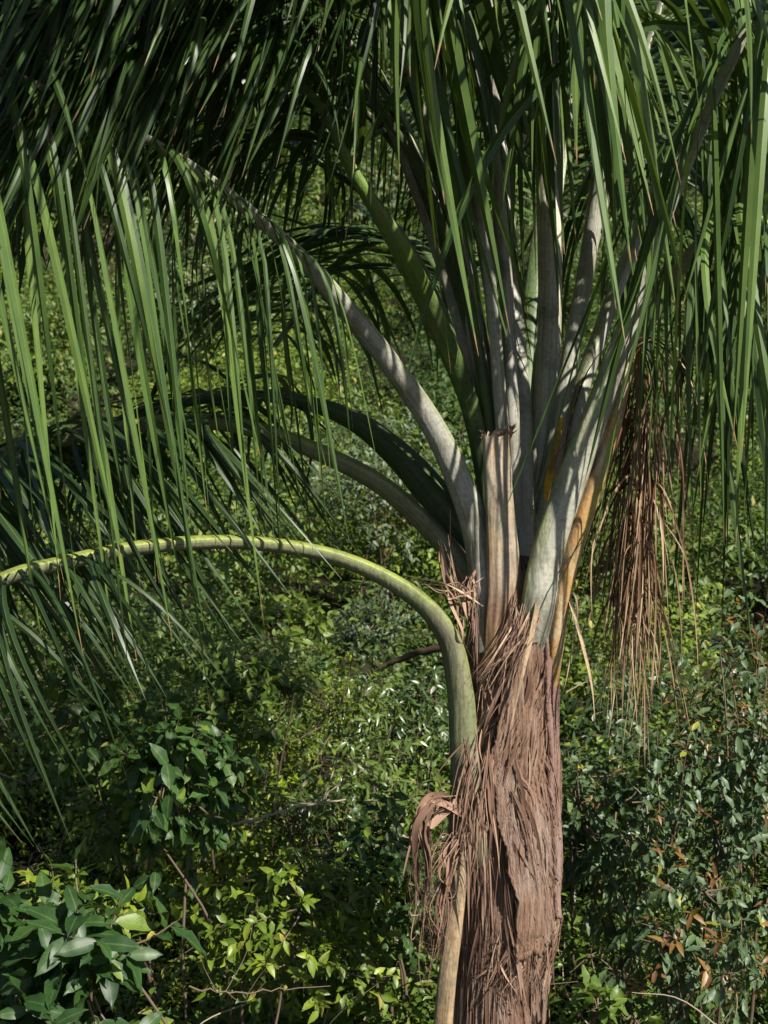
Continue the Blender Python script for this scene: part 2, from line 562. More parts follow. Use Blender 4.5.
# ground cover and the wooded slope beyond: far too many plants to count
def mounds(rng, y0, y1, step, rlo, rhi, lift, margin=1.6, keep=1.0):
    pts = []
    y = y0
    while y < y1:
        half = 0.27 * y * 1.25 + margin
        for x in np.arange(-half, half, step):
            if rng.uniform() < keep:
                pts.append((x + rng.uniform(-.45, .45) * step, y + rng.uniform(-.45, .45) * step))
        y += step * 0.85
    pts = np.array(pts)
    r = rng.uniform(rlo, rhi, (len(pts), 1)) * np.array([[1.0, 1.0, 0.8]]) * rng.uniform(0.85, 1.2, (len(pts), 3))
    c = np.column_stack([pts, hgt(pts[:, 0], pts[:, 1]) + lift * r[:, 2]])
    return c, r


rng = np.random.default_rng(5)
g = Geo()
for (step, rl, rh, lift, per, size, wd, keep) in ((0.50, 0.28, 0.46, 0.45, 60, 0.044, 0.46, 0.95), (1.0, 0.35, 0.70, 0.9, 130, 0.062, 0.42, 0.7), (1.1, 0.25, 0.5, 1.1, 70, 0.044, 0.36, 0.6), (1.4, 0.4, 0.7, 1.1, 90, 0.085, 0.5, 0.55)):
    c, r = mounds(rng, 3.8, 9.8, step, rl, rh, lift, 1.6, keep)
    s, e, idx = twigs(rng, c, r, per)
    sunny = 0.55 * np.exp(-((c[:, 0] + 0.45) / 0.8) ** 2 - ((c[:, 1] - 7.8) / 1.8) ** 2)      # sunlight on the open slope, painted as paler leaf tint
    dusky = 0.45 / (1 + np.exp(-(c[:, 0] - 0.75) * 5))                                              # shade right of the palm, painted as darker leaf tint
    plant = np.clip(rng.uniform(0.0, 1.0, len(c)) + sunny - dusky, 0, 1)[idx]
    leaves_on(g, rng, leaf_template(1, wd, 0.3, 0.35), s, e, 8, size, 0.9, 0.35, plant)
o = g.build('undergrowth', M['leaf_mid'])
tag(o, kind='stuff')

g = Geo()
for (y0, y1, step, rl, rh, lift, per, n, size, det, keep) in ((9.5, 17, 0.8, 0.25, 0.45, 0.4, 45, 8, 0.050, 1, 0.7), (9.8, 18, 1.25, 0.45, 0.9, 1.0, 170, 8, 0.062, 1, 0.6), (10, 18, 2.4, 0.8, 1.3, 1.1, 320, 8, 0.075, 1, 0.5),
                                                            (17, 31, 1.3, 0.4, 0.7, 0.4, 60, 8, 0.075, 0, 0.7), (17, 31, 2.0, 0.7, 1.3, 1.0, 230, 8, 0.085, 0, 0.6), (18, 31, 3.4, 1.2, 2.0, 1.2, 420, 8, 0.10, 0, 0.5),
                                                            (30, 82, 2.6, 0.9, 1.5, 0.4, 80, 8, 0.14, 0, 0.7), (31, 82, 4.0, 1.6, 2.9, 0.9, 380, 8, 0.15, 0, 0.6), (33, 82, 7.0, 2.6, 4.2, 1.1, 700, 8, 0.18, 0, 0.5)):
    c, r = mounds(rng, y0, y1, step, rl, rh, lift, 2.5, keep)
    s, e, idx = twigs(rng, c, r, per)
    plant = np.clip(0.5 + 0.25 * np.sin(c[:, 0] * 0.8 + c[:, 1] * 0.5) + rng.normal(0, 0.36, len(c)) - (0.22 if lift < 0.5 else 0) - np.clip((c[:, 1] - 24) / 60, 0, 0.25), 0, 1)[idx]  # low carpet tinted darker, painting shade into the gaps between clumps
    leaves_on(g, rng, leaf_template(det, 0.5, 0.22, 0.3), s, e, n, size, 0.9, 0.3, plant)
o = g.build('hillside_vegetation', M['leaf_far'])
tag(o, kind='stuff')

g = Geo()
for kk in range(230):
    y = rng.uniform(4.6, 11)
    x = rng.uniform(-1, 1) * (0.30 * y + 0.4)
    p0 = np.array([x, y, float(hgt(x, y)) + rng.uniform(0.35, 1.05)])
    d = unit(rng.normal(size=3) * np.array([1, 0.8, 0.55]) + np.array([0, 0, 0.2]))
    L = rng.uniform(0.15, 0.6)
    tube(g, catmull([p0, p0 + d * L * 0.5 + rng.normal(0, 0.04, 3), p0 + d * L + np.array([0, 0, -0.05])], 5), np.linspace(0.0038, 0.0012, 11) * rng.uniform(0.7, 1.5), 4, rng.uniform(0.3, 1.0))
o = g.build('dry_twigs', M['stem'])
tag(o, kind='stuff')

# shrubs one can tell apart
shrub('broad_leaved_shrub', 'broad-leaved shrub with big glossy oval leaves in the dark lower left corner', 'shrub', P(85, 985, 4.5), (0.46, 0.42, 0.44), M['leaf_big'],
      70, 6, 0.128, 0.40, 0.25, 0.30, 0.2, 1.0, 2, 1, plant=0.12)
shrub('leafy_shrub', 'dark shaded shrub with drooping pointed leaves, above the broad-leaved shrub', 'shrub', P(185, 790, 6.0), (0.42, 0.42, 0.55), M['leaf_big'],
      110, 7, 0.10, 0.48, 0.25, 0.3, 0.7, 0.9, 2, 2, plant=0.35)
shrub('russet_tipped_tree', 'small tree with hanging grey-green leaves and russet young shoots at the right edge', 'tree', P(750, 765, 6.2), (0.42, 0.5, 1.15), M['leaf_hanging'],
      260, 7, 0.072, 0.34, 0.2, 0.35, 1.0, 0.6, 2, 3, plant=0.3, extra=(M['leaf_red'], 130, 5, 0.045, 0.32))
shrub('russet_tipped_shrub', 'low shrub with hanging leaves and orange shoots below the russet tree', 'shrub', P(690, 945, 5.7), (0.38, 0.35, 0.30), M['leaf_hanging'],
      70, 7, 0.075, 0.36, 0.2, 0.35, 1.0, 0.6, 2, 4, plant=0.35, extra=(M['leaf_red'], 24, 6, 0.06, 0.35))
shrub('drooping_shrub', 'drooping pale-leaved shrub close behind the right side of the trunk', 'shrub', P(592, 850, 6.6), (0.28, 0.35, 0.55), M['leaf_hanging'],
      100, 7, 0.085, 0.36, 0.2, 0.35, 0.9, 0.6, 2, 5, plant=0.5, extra=(M['leaf_red'], 16, 5, 0.05, 0.35))
shrub('glossy_shrub', 'wide glossy narrow-leaved shrub in sunshine left of the trunk base', 'shrub', P(345, 800, 7.6), (0.75, 0.7, 0.6), M['leaf_glossy'],
      230, 8, 0.075, 0.26, 0.3, 0.3, 0.4, 0.8, 1, 6, plant=0.65)
shrub('yellow_green_shrub', 'small sunlit shrub of light green leaves under the lowest arching stalk', 'shrub', P(290, 618, 9.6), (0.45, 0.4, 0.22), M['leaf_bright'],
      60, 7, 0.095, 0.48, 0.2, 0.3, 0.2, 0.9, 1, 7)
shrub('flowering_shrub', 'shrub with yellowish young shoots in the middle of the sunlit slope', 'shrub', P(305, 705, 8.4), (0.5, 0.4, 0.35), M['leaf_bright'],
      260, 8, 0.04, 0.32, 0.2, 0.3, 0.3, 0.9, 1, 8, plant=0.75)
shrub('round_bush', 'rounded grey-green bush on the slope between trunk and second arching stalk', 'bush', P(370, 495, 13.5), (1.1, 1.0, 0.75), M['leaf_grey'],
      420, 8, 0.075, 0.42, 0.2, 0.3, 0.3, 0.9, 1, 9, plant=0.45, lumps=7)
shrub('small_bush', 'dull small-leaved bush framed beneath the lowest arching stalk beside the trunk', 'bush', P(372, 622, 11.0), (0.5, 0.5, 0.35), M['leaf_grey'],
      220, 8, 0.05, 0.4, 0.2, 0.3, 0.3, 0.9, 1, 10, plant=0.3)
shrub('blue_green_bush', 'fine-leaved bluish green bush just left of the trunk', 'bush', P(405, 715, 8.8), (0.42, 0.45, 0.35), M['leaf_glossy'],
      240, 8, 0.055, 0.36, 0.2, 0.3, 0.3, 0.9, 1, 11, plant=0.2)
shrub('dark_thicket', 'dark thicket in the hollow beneath the brown hanging dead leaf', 'thicket', P(650, 770, 8.2), (0.9, 0.8, 0.85), M['leaf_dark'],
      420, 8, 0.075, 0.42, 0.2, 0.3, 0.5, 0.9, 1, 12, plant=0.5, lumps=7)
shrub('seedling', 'little bright green seedling at the foot of the trunk, right side', 'seedling', P(598, 1012, 5.2), (0.16, 0.16, 0.10), M['leaf_bright'],
      12, 5, 0.085, 0.40, 0.2, 0.3, 0.1, 1.0, 2, 13, stems=3, lumps=3, plant=0.2)
shrub('low_shrub', 'low mixed-leaved shrub spreading between broad-leaved corner shrub and trunk base', 'shrub', P(300, 955, 5.7), (0.75, 0.55, 0.35), M['leaf_mid'],
      300, 7, 0.062, 0.48, 0.25, 0.3, 0.3, 0.9, 1, 14, plant=0.6)
shrub('tangled_shrub', 'shrub of dark oval leaves crowding the left of the trunk base', 'shrub', P(395, 900, 6.4), (0.3, 0.35, 0.5), M['leaf_big'],
      170, 7, 0.07, 0.46, 0.25, 0.3, 0.4, 0.9, 2, 15, plant=0.4)
shrub('sunlit_shrub', 'sunlit shrub on the left slope below the dark fan of palm leaflets', 'shrub', P(235, 690, 7.8), (0.5, 0.45, 0.30), M['leaf_bright'],
      170, 7, 0.07, 0.46, 0.25, 0.3, 0.3, 0.9, 1, 16, plant=0.25)
for i, (px, py, d, rr, lab) in enumerate((
        (205, 300, 24, 1.7, 'yellowish hillside tree glimpsed behind the long curtain of leaflets'),
        (60, 360, 22, 1.4, 'rounded hillside tree at the left edge, above the second arching stalk'),
        (415, 225, 36, 2.6, 'pale hillside tree seen through the gap beside the thin back stalk'),
        (455, 480, 17, 1.0, 'dark hillside bush seen between the broad dark stalk and pale stalk'),
        (748, 140, 34, 2.6, 'dim hillside tree at the upper right edge, beyond the leaflets'),
        (640, 560, 13, 0.8, 'leafy hillside bush visible behind the hanging dead leaf'))):
    shrub('hillside_tree', lab, 'tree', P(px, py, d), (rr, rr, rr * 0.8), M['leaf_far'] if i % 2 else M['leaf_grey'], 500, 8, 0.05 + 0.004 * d, 0.46, 0.2, 0.3, 0.3, 0.9, 0, 30 + i,
          plant=(0.8, 0.5, 0.6, 0.2, 0.25, 0.45)[i], lumps=7)


def branch(name, label, pts, r0, r1, tone, seed, side=3):
    rng = np.random.default_rng(seed)
    p = np.array([P(*q) for q in pts])
    path = catmull(p, 6) + rng.normal(0, 0.004, (len(p) * 6 - 5, 3))
    g = Geo()
    tube(g, path, np.linspace(r0, r1, len(path)), 7, tone)
    for k in range(side):
        i = rng.integers(len(path) // 4, len(path) - 2)
        d = unit(path[i + 1] - path[i] + rng.normal(0, 0.6, 3) * np.linalg.norm(path[i + 1] - path[i]) * 2)
        L = rng.uniform(0.12, 0.35)
        tube(g, catmull([path[i], path[i] + d * L * 0.5 + rng.normal(0, 0.02, 3), path[i] + d * L], 5), np.linspace(r1 * 1.2, r1 * 0.4, 11), 5, tone)
    o = g.build(name, M['stem'], origin=p[0])
    o.location = p[0]
    tag(o, label, 'branch')
    return o


branch('dead_branch', 'pale bare branch lying across the sunlit shrubs, left', [(228, 826, 6.6), (262, 818, 6.8), (300, 806, 7.0), (345, 800, 7.1)], 0.009, 0.004, 0.95, 1)
branch('dead_branch', 'long thin grey branch lying over shrubs beside the trunk', [(310, 858, 6.7), (350, 852, 6.75), (395, 838, 6.9), (432, 838, 7.0)], 0.008, 0.003, 0.75, 2)
branch('fallen_limb', 'dark fallen limb poking out left of the trunk', [(470, 640, 7.6), (430, 650, 7.7), (400, 660, 7.8), (380, 668, 7.85)], 0.026, 0.012, 0.0, 3, 0)
branch('bare_twig', 'bare reddish twig among the low shrubs near the bottom edge', [(190, 988, 5.0), (230, 992, 5.0), (270, 990, 5.1), (330, 985, 5.3)], 0.0035, 0.0015, 0.4, 4, 4)



# ------------------------------------------------------------------ the palm
TC = P(505, 800, 5.4)                      # a point on the trunk's axis
TX, TY = TC[0], TC[1]
base = np.array([TX, TY + 0.02, float(hgt(TX, TY))])
palm = empty('palm_tree', base, 'tall feather palm with reddish brown fibrous trunk and arching pale leaf stalks', 'palm tree')
prng = np.random.default_rng(11)


def z_of(py, d=5.2):
    return P(505, py, d)[2]


def trunk_axis(z):
    """Axis point and radius of the trunk at height z."""
    zz = np.array([base[2], z_of(1024), z_of(985), z_of(940), z_of(850), z_of(760), z_of(680), z_of(640), z_of(600), z_of(575), z_of(555)])
    rr = np.array([0.23, 0.178, 0.186, 0.194, 0.190, 0.174, 0.154, 0.142, 0.12, 0.085, 0.01])
    xx = TX + np.array([-0.05, -0.030, -0.022, -0.008, -0.004, -0.004, 0.002, 0.008, 0.014, 0.018, 0.018])
    return np.interp(z, zz, xx), np.interp(z, zz, rr)


def on_trunk(phi, z, off=0.0):
    """Point on the trunk: phi 0 faces the camera, positive to the right."""
    ax, rr = trunk_axis(z)
    rr = rr + off
    return np.stack([ax + rr * np.sin(phi), TY - rr * np.cos(phi), z + 0 * rr], -1)


def ridges(phi, z):
    f = 0.0035 * np.sin(phi * 23 + z * 7 + 1.5 * np.sin(z * 5)) + 0.003 * np.sin(phi * 47 - z * 16) + 0.0025 * np.sin(phi * 91 + z * 31 + 2 * np.sin(phi * 9))
    f = f + 0.010 * np.exp(-((phi - 0.5) / 0.7) ** 2 - ((z + 2.3) / 0.25) ** 2)
    return f + 0.008 * np.sin(phi * 5 + z * 2.1) + 0.004 * np.sin(z * 19 + phi * 3)


g = Geo()
nphi, nz = 260, 240
zz = np.linspace(base[2] - 0.1, z_of(560), nz)
ph = np.linspace(-math.pi, math.pi, nphi, endpoint=False)
PH, ZZ = np.meshgrid(ph, zz)
g.add((on_trunk(PH, ZZ, ridges(PH, ZZ))).reshape(-1, 3), grid_quads(nphi, nz, True))
g.build('trunk', M['trunk'], palm, origin=base)


def sheath(name, mat, edge_l, edge_r, off, thick, seed, nv=120, nu=70, ragged=0.03, flare=0.0):
    """A leaf base wrapped round the trunk between two edges given as (py, phi) lists; off lifts it clear of what is under it."""
    rng = np.random.default_rng(seed)
    el, er = np.array(edge_l, float), np.array(edge_r, float)
    py = np.linspace(el[0, 0], el[-1, 0], nv)
    pl = np.interp(py, el[:, 0], el[:, 1]) + 0.02 * np.sin(py * 0.11 + seed) + rng.normal(0, 0.008, nv)
    pr = np.interp(py, er[:, 0], er[:, 1])
    u = np.linspace(0, 1, nu)
    phi = pl[:, None] + (pr - pl)[:, None] * u[None]
    z = np.array([z_of(p) for p in py])[:, None] + 0 * phi
    tt = np.linspace(0, 1, nv)[:, None]
    z = z + (tt > 0.93) * (-ragged) * rng.uniform(0, 1, nu)[None] - ragged * 0.4 * np.sin(u * 31)[None] * tt ** 6
    lift = off * (1 - 0.65 * u[None]) + ridges(phi * 1.3 + seed, z) * 0.9 + flare * (1 - u[None]) ** 3
    outer = on_trunk(phi, z, lift)
    edge = np.minimum(u, 1 - u)[None] + 0 * phi
    inner = on_trunk(phi, z, np.minimum(lift - thick, lift - 0.004))
    g = Geo()
    ring = np.concatenate([outer, inner[:, ::-1]], axis=1)
    g.add(ring.reshape(-1, 3), grid_quads(2 * nu, nv, True))
    i0 = np.arange(nu - 1)
    for row in (0, nv - 1):
        b = row * 2 * nu
        g.q.append(np.stack([b + i0, b + i0 + 1, b + 2 * nu - 2 - i0, b + 2 * nu - 1 - i0], -1))
    return g.build(name, mat, palm, origin=base)


# the torn sheath on the right whose free edge runs down the middle of the trunk
sheath('leaf_sheath', M['sheath_right'], [(640, 0.05), (700, -0.18), (760, -0.30), (830, -0.12), (900, 0.12), (960, 0.16)],
       [(640, 1.2), (960, 1.9)], 0.028, 0.040, 3, flare=0.040)
# the smooth mauve one at the right edge
sheath('leaf_sheath', M['sheath_smooth'], [(560, 0.72), (650, 0.75), (800, 0.82), (930, 1.0)], [(560, 2.2), (930, 2.4)], 0.030, 0.022, 5, ragged=0.02)
# the old one low on the trunk, in the middle
sheath('leaf_sheath', M['trunk'], [(820, -1.0), (900, -0.85), (1060, -0.75)], [(820, -0.35), (900, 0.02), (1060, 0.35)], 0.014, 0.02, 8)


def ribbon(g, pts, width, twist=0.0, tone=0.5, normal=None, taper=True, fold=0.25, tmax=1.0):
    """A thin strip along pts, folded along its middle, twisting by twist radians over its length."""
    pts = np.asarray(pts, float)
    n = len(pts)
    T = unit(np.gradient(pts, axis=0))
    ref = np.array([0.2, -1.0, 0.1]) if normal is None else np.asarray(normal, float)
    S0 = unit(np.cross(T, ref))
    N0 = np.cross(S0, T)
    t = np.linspace(0, 1, n)
    a = twist * t
    S = np.cos(a)[:, None] * S0 + np.sin(a)[:, None] * N0
    N = np.cross(S, T)
    w = width * (np.clip(1.15 - 0.15 * t - t ** 3, 0.04, 1) * np.clip(0.25 + t * 4, 0, 1) if taper else np.ones(n)) * 0.5
    v = np.stack([pts - S * w[:, None] + N * (fold * w)[:, None], pts, pts + S * w[:, None] + N * (fold * w)[:, None]], 1)
    tint = np.zeros((n, 3, 3))
    tint[..., 0] = tone
    tint[..., 1] = (t * tmax)[:, None]
    tint[:, 0, 2] = tint[:, 2, 2] = 1
    g.add(v.reshape(-1, 3), grid_quads(3, n), tint=tint.reshape(-1, 3))


def frond(pts, mat, lmat, start, spacing=0.075, length=1.1, width=0.04, droop=1.4, lean=(0, 0), fwd=0.55, seed=0, flat=0.72, lift=0.25,
          end=0.985, jit=0.18, tone=(0.0, 1.0), skip=0.0, base_len=0.75, breakp=0.25, part='frond', rows=(-1, 1), twist=0.9, lean_r=None, wild=0.07, ragged=0.0, gvar=0.10, pw=1.0, lspread=(0.8, 1.1)):
    """pts: (px, py, depth, width in pixels) along stalk and rachis. start: pixel index into pts (float) where leaflets begin."""
    rng = np.random.default_rng(100 + seed)
    p = np.array([P(a, b, d) for a, b, d, w in pts])
    wd = np.array([w * d / FPX * pw for a, b, d, w in pts])
    per = 7
    path = catmull(p, per)
    wid = np.interp(np.linspace(0, len(p) - 1, len(path)), np.arange(len(p)), wd)
    T = unit(np.gradient(path, axis=0))
    o = path[-1] - path[0]
    o = unit(np.array([o[0], o[1], 0.0]))
    N = np.array([0, 0, 1.0]) * (T @ o)[:, None] - o * T[:, 2:3]
    N = unit(N - T * np.sum(N * T, 1, keepdims=True))
    S = np.cross(T, N)
    # section: round below, nearly flat above
    m = 14
    a = np.linspace(0, 2 * math.pi, m, endpoint=False)
    cx, cy = np.cos(a), np.sin(a)
    cy = np.where(cy > 0, cy * 0.42, cy * flat * 1.7)
    g = Geo()
    v = path[:, None] + 0.5 * wid[:, None, None] * (cx[None, :, None] * S[:, None] + cy[None, :, None] * N[:, None])
    if ragged:
        v[-1] += T[-1] * rng.uniform(-1, 0.4, m)[:, None] * ragged + T[-1] * (cx * ragged * 0.5)[:, None]
        v[-2] += T[-1] * (cx * ragged * 0.3)[:, None]
    tint = np.zeros((len(path), m, 3))
    tint[..., 0] = np.clip(0.55 + np.sin(a) * 1.6, 0, 1)[None]
    tint[..., 1] = np.linspace(0, 1, len(path))[:, None]
    tint[..., 2] = (0.5 - 0.5 * np.cos(a * 0.5) + 0.37 * (seed % 7))[None]
    g.add(v.reshape(-1, 3), grid_quads(m, len(path), True), tint=tint.reshape(-1, 3))
    part_o = g.build(part, mat, palm, origin=base)
    # leaflets
    if lmat is None:
        return part_o
    seg = np.linalg.norm(np.diff(path, axis=0), axis=1)
    s = np.concatenate([[0], np.cumsum(seg)])
    s0 = np.interp(start * per, np.arange(len(path)), s)
    s1 = s[-1] * end
    g = Geo()
    cnt = max(3, int((s1 - s0) / spacing))
    for row in rows:
        for i in range(cnt):
            f = (i + rng.uniform(-0.3, 0.3)) / cnt
            f = min(max(f, 0.0), 1.0)
            if rng.uniform() < skip:
                continue
            ss = s0 + (s1 - s0) * f
            pt = np.array([np.interp(ss, s, path[:, c]) for c in range(3)])
            tt, nn, sd = (unit(np.array([np.interp(ss, s, A[:, c]) for c in range(3)])) for A in (T, N, S))
            w_here = np.interp(ss, s, wid)
            prof = min(1.0, base_len + f * 1.2) * (1.0 if f < 0.7 else 1 - 0.55 * (f - 0.7) / 0.3)
            L = length * prof * rng.uniform(*lspread)
            W = width * (0.75 + 0.35 * min(1, f * 3)) * (1.0 if f < 0.7 else 1 - 0.4 * (f - 0.7) / 0.3) * rng.uniform(0.6, 1.12)
            wl = rng.uniform() < wild
            d = unit(sd * row + tt * (fwd + rng.normal(0, jit)) + nn * (lift + rng.normal(0, jit * 0.6)))
            nseg = 12
            ds = L / nseg
            ln = lean if (row < 0 or lean_r is None) else lean_r
            gv = unit(np.array([ln[0] + rng.normal(0, gvar), ln[1] + rng.normal(0, gvar * 0.8), -1.0]))
            cur = pt + sd * row * w_here * 0.4 + nn * w_here * 0.08
            q = [cur]
            dr = droop * rng.uniform(0.7, 1.3)
            if wl:
                d = unit(d + rng.normal(0, 0.6, 3))
                dr *= 0.3
            kink = rng.uniform(0.25, 0.8) if rng.uniform() < breakp else 9
            for j in range(nseg):
                fj = (j + 0.5) / nseg
                bend = dr * ds * 1.9 * (0.6 + 1.2 * fj)
                if fj > kink:
                    bend *= 4
                d = unit(d + gv * bend)
                cur = cur + d * ds
                q.append(cur)
            q = np.array(q)
            tones = rng.uniform(*tone)
            # upper side of the leaflet: the frond's upper side, turned with the leaflet
            n_ref = nn * 0.8 + unit(np.array([o[0], o[1], 0])) * 0.25 - sd * row * 0.15 + rng.normal(0, 0.12, 3)
            tN = unit(np.gradient(q, axis=0))
            S0 = unit(np.cross(tN, sd * row * 1e-3 + n_ref))
            # parallel-transport the side vector from the leaflet's foot so that it does not flip as it droops
            for j in range(1, len(q)):
                sv = S0[j - 1] - tN[j] * np.dot(S0[j - 1], tN[j])
                S0[j] = unit(sv)
            N0 = np.cross(S0, tN)
            t = np.linspace(0, 1, nseg + 1)
            aa = rng.normal(0, twist) * t
            S1 = np.cos(aa)[:, None] * S0 + np.sin(aa)[:, None] * N0
            N1 = np.cross(S1, tN)
            wv = 0.5 * W * np.interp(t, [0, 0.08, 0.3, 0.6, 0.85, 1.0], [0.35, 0.75, 1.0, 0.85, 0.42, 0.03])
            fo = 0.38
            vv = np.stack([q - S1 * wv[:, None] - N1 * (fo * wv)[:, None], q, q, q + S1 * wv[:, None] - N1 * (fo * wv)[:, None]], 1)
            tn = np.zeros((nseg + 1, 4, 3))
            tn[..., 0] = tones
            tn[..., 1] = t[:, None]
            tn[:, 0, 2] = tn[:, 3, 2] = 1
            g.add(vv.reshape(-1, 3), grid_quads(4, nseg + 1).reshape(nseg, 3, 4)[:, ::2].reshape(-1, 4), tint=tn.reshape(-1, 3))
    g.build('foliage', lmat, part_o, origin=base)
    return part_o


GL, DL = M['palm_leaf'], M['palm_leaf_shaded']
# low stalk arching left, nearest
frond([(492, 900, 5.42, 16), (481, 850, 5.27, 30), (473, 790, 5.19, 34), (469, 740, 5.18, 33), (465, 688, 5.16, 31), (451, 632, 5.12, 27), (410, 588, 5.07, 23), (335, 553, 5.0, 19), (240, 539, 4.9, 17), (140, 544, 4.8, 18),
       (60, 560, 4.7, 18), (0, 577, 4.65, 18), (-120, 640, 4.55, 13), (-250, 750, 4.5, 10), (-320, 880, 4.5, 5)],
      M['petiole_green'], DL, 9.3, 0.03, 0.85, 0.028, 2.2, (0.45, 0.1), 0.2, 1, jit=0.25, tone=(0.0, 0.35), twist=1.3)  # leaflet tones kept low: their shade is put into the colour
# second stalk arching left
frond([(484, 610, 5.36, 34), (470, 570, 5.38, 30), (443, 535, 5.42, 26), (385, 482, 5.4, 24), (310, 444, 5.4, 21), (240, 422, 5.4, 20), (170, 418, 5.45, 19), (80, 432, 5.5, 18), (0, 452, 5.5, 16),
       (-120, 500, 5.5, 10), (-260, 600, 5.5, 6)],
      M['petiole_green'], DL, 5.3, 0.026, 1.3, 0.033, 1.1, (0.65, 0.15), -0.15, 2, lean_r=(0.45, 0.2), tone=(0.0, 0.35), twist=1.3)  # low tone range paints these hanging leaflets as shaded
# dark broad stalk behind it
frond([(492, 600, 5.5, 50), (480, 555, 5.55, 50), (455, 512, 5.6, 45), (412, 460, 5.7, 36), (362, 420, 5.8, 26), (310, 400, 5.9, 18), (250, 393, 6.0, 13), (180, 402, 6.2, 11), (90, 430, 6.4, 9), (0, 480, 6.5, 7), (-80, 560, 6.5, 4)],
      M['petiole_shaded'], DL, 5.6, 0.045, 1.15, 0.032, 1.1, (0.2, 0.0), 0.1, 3, lean_r=(-0.45, 0.1))
# pale stalk rising left, then out towards the camera's left: the long lit curtain
frond([(497, 650, 5.24, 40), (490, 590, 5.25, 36), (478, 520, 5.25, 33), (440, 430, 5.22, 28), (385, 350, 5.12, 25), (335, 290, 5.02, 22), (300, 252, 4.92, 19), (240, 200, 4.75, 15), (170, 150, 4.5, 12), (95, 112, 4.3, 11),
       (0, 68, 4.1, 10), (-130, 30, 3.9, 10), (-300, 30, 3.7, 7), (-420, 80, 3.6, 4)],
      M['petiole_grey'], GL, 5.6, 0.042, 1.62, 0.0235, 7.0, (0.10, 0.0), 0.3, 4, gvar=0.065, breakp=0.25, jit=0.16, lift=0.0, base_len=0.5, twist=1.7, skip=0.12, wild=0.07, lspread=(0.65, 1.12))
# thin pale stalk behind, rising left
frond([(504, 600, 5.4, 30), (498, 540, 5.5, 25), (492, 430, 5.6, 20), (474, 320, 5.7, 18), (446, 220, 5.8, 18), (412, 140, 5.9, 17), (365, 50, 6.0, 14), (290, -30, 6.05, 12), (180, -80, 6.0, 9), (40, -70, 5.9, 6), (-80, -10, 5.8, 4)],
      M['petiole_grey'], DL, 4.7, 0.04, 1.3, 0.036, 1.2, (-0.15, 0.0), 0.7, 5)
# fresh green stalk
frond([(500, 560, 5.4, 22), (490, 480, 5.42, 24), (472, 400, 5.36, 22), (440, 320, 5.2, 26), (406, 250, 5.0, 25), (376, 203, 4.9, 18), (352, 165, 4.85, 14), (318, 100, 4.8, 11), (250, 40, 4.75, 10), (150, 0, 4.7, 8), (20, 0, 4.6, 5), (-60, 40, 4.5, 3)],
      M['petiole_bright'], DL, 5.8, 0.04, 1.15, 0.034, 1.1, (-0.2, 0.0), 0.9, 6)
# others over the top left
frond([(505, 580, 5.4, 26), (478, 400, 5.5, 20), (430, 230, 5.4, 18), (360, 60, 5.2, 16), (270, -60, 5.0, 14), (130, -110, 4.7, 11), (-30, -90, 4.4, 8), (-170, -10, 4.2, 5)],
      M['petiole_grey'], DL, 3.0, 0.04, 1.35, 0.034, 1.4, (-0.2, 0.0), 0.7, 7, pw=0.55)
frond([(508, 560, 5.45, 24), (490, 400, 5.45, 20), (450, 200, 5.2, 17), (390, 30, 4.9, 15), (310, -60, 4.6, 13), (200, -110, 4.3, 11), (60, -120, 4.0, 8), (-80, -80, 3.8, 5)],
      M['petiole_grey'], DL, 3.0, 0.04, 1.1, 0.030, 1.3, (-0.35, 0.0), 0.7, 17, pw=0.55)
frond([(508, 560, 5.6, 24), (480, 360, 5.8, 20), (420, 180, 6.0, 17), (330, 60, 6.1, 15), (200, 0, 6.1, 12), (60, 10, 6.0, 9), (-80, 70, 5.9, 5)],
      M['petiole_shaded'], DL, 2.2, 0.04, 1.3, 0.036, 1.2, (-0.2, 0.0), 0.7, 18, pw=0.55)
# upright centre
frond([(521, 640, 5.36, 36), (522, 600, 5.36, 38), (523, 500, 5.45, 31), (522, 420, 5.5, 28), (515, 320, 5.6, 25), (505, 200, 5.7, 24), (498, 80, 5.8, 20), (488, -30, 5.8, 18), (465, -130, 5.6, 14), (420, -190, 5.2, 11), (350, -180, 4.8, 8), (280, -110, 4.5, 4)],
      M['petiole_grey'], GL, 6.0, 0.05, 1.15, 0.034, 2.2, (0.1, 0.0), 0.5, 8)
# upright, arching over towards the camera: the big front curtain
frond([(532, 640, 5.40, 34), (534, 590, 5.42, 34), (545, 420, 5.6, 25), (550, 300, 5.7, 24), (548, 150, 5.75, 27), (542, 0, 5.7, 24), (530, -100, 5.45, 18), (510, -150, 5.05, 14), (492, -160, 4.6, 11), (478, -150, 4.2, 8), (470, -110, 3.95, 4)],
      M['petiole_white'], GL, 5.2, 0.036, 1.7, 0.046, 4.0, (0.20, 0.0), 0.3, 9, jit=0.22, lift=0.05, lspread=(0.55, 1.1), tone=(0.3, 1.0))  # tones raised: sunlight on the front curtain put into leaf colour
# right, arching to the camera's right
frond([(530, 580, 5.45, 26), (562, 400, 5.5, 18), (596, 200, 5.5, 17), (610, 20, 5.3, 18), (626, -80, 4.95, 14), (648, -130, 4.6, 11), (668, -130, 4.4, 8), (690, -90, 4.2, 4)],
      M['petiole_mix'], GL, 3.0, 0.042, 1.35, 0.040, 3.2, (0.10, 0.0), 0.4, 10, tone=(0.2, 1.0), wild=0.2, jit=0.25)  # paler tone range paints these leaflets as sunlit
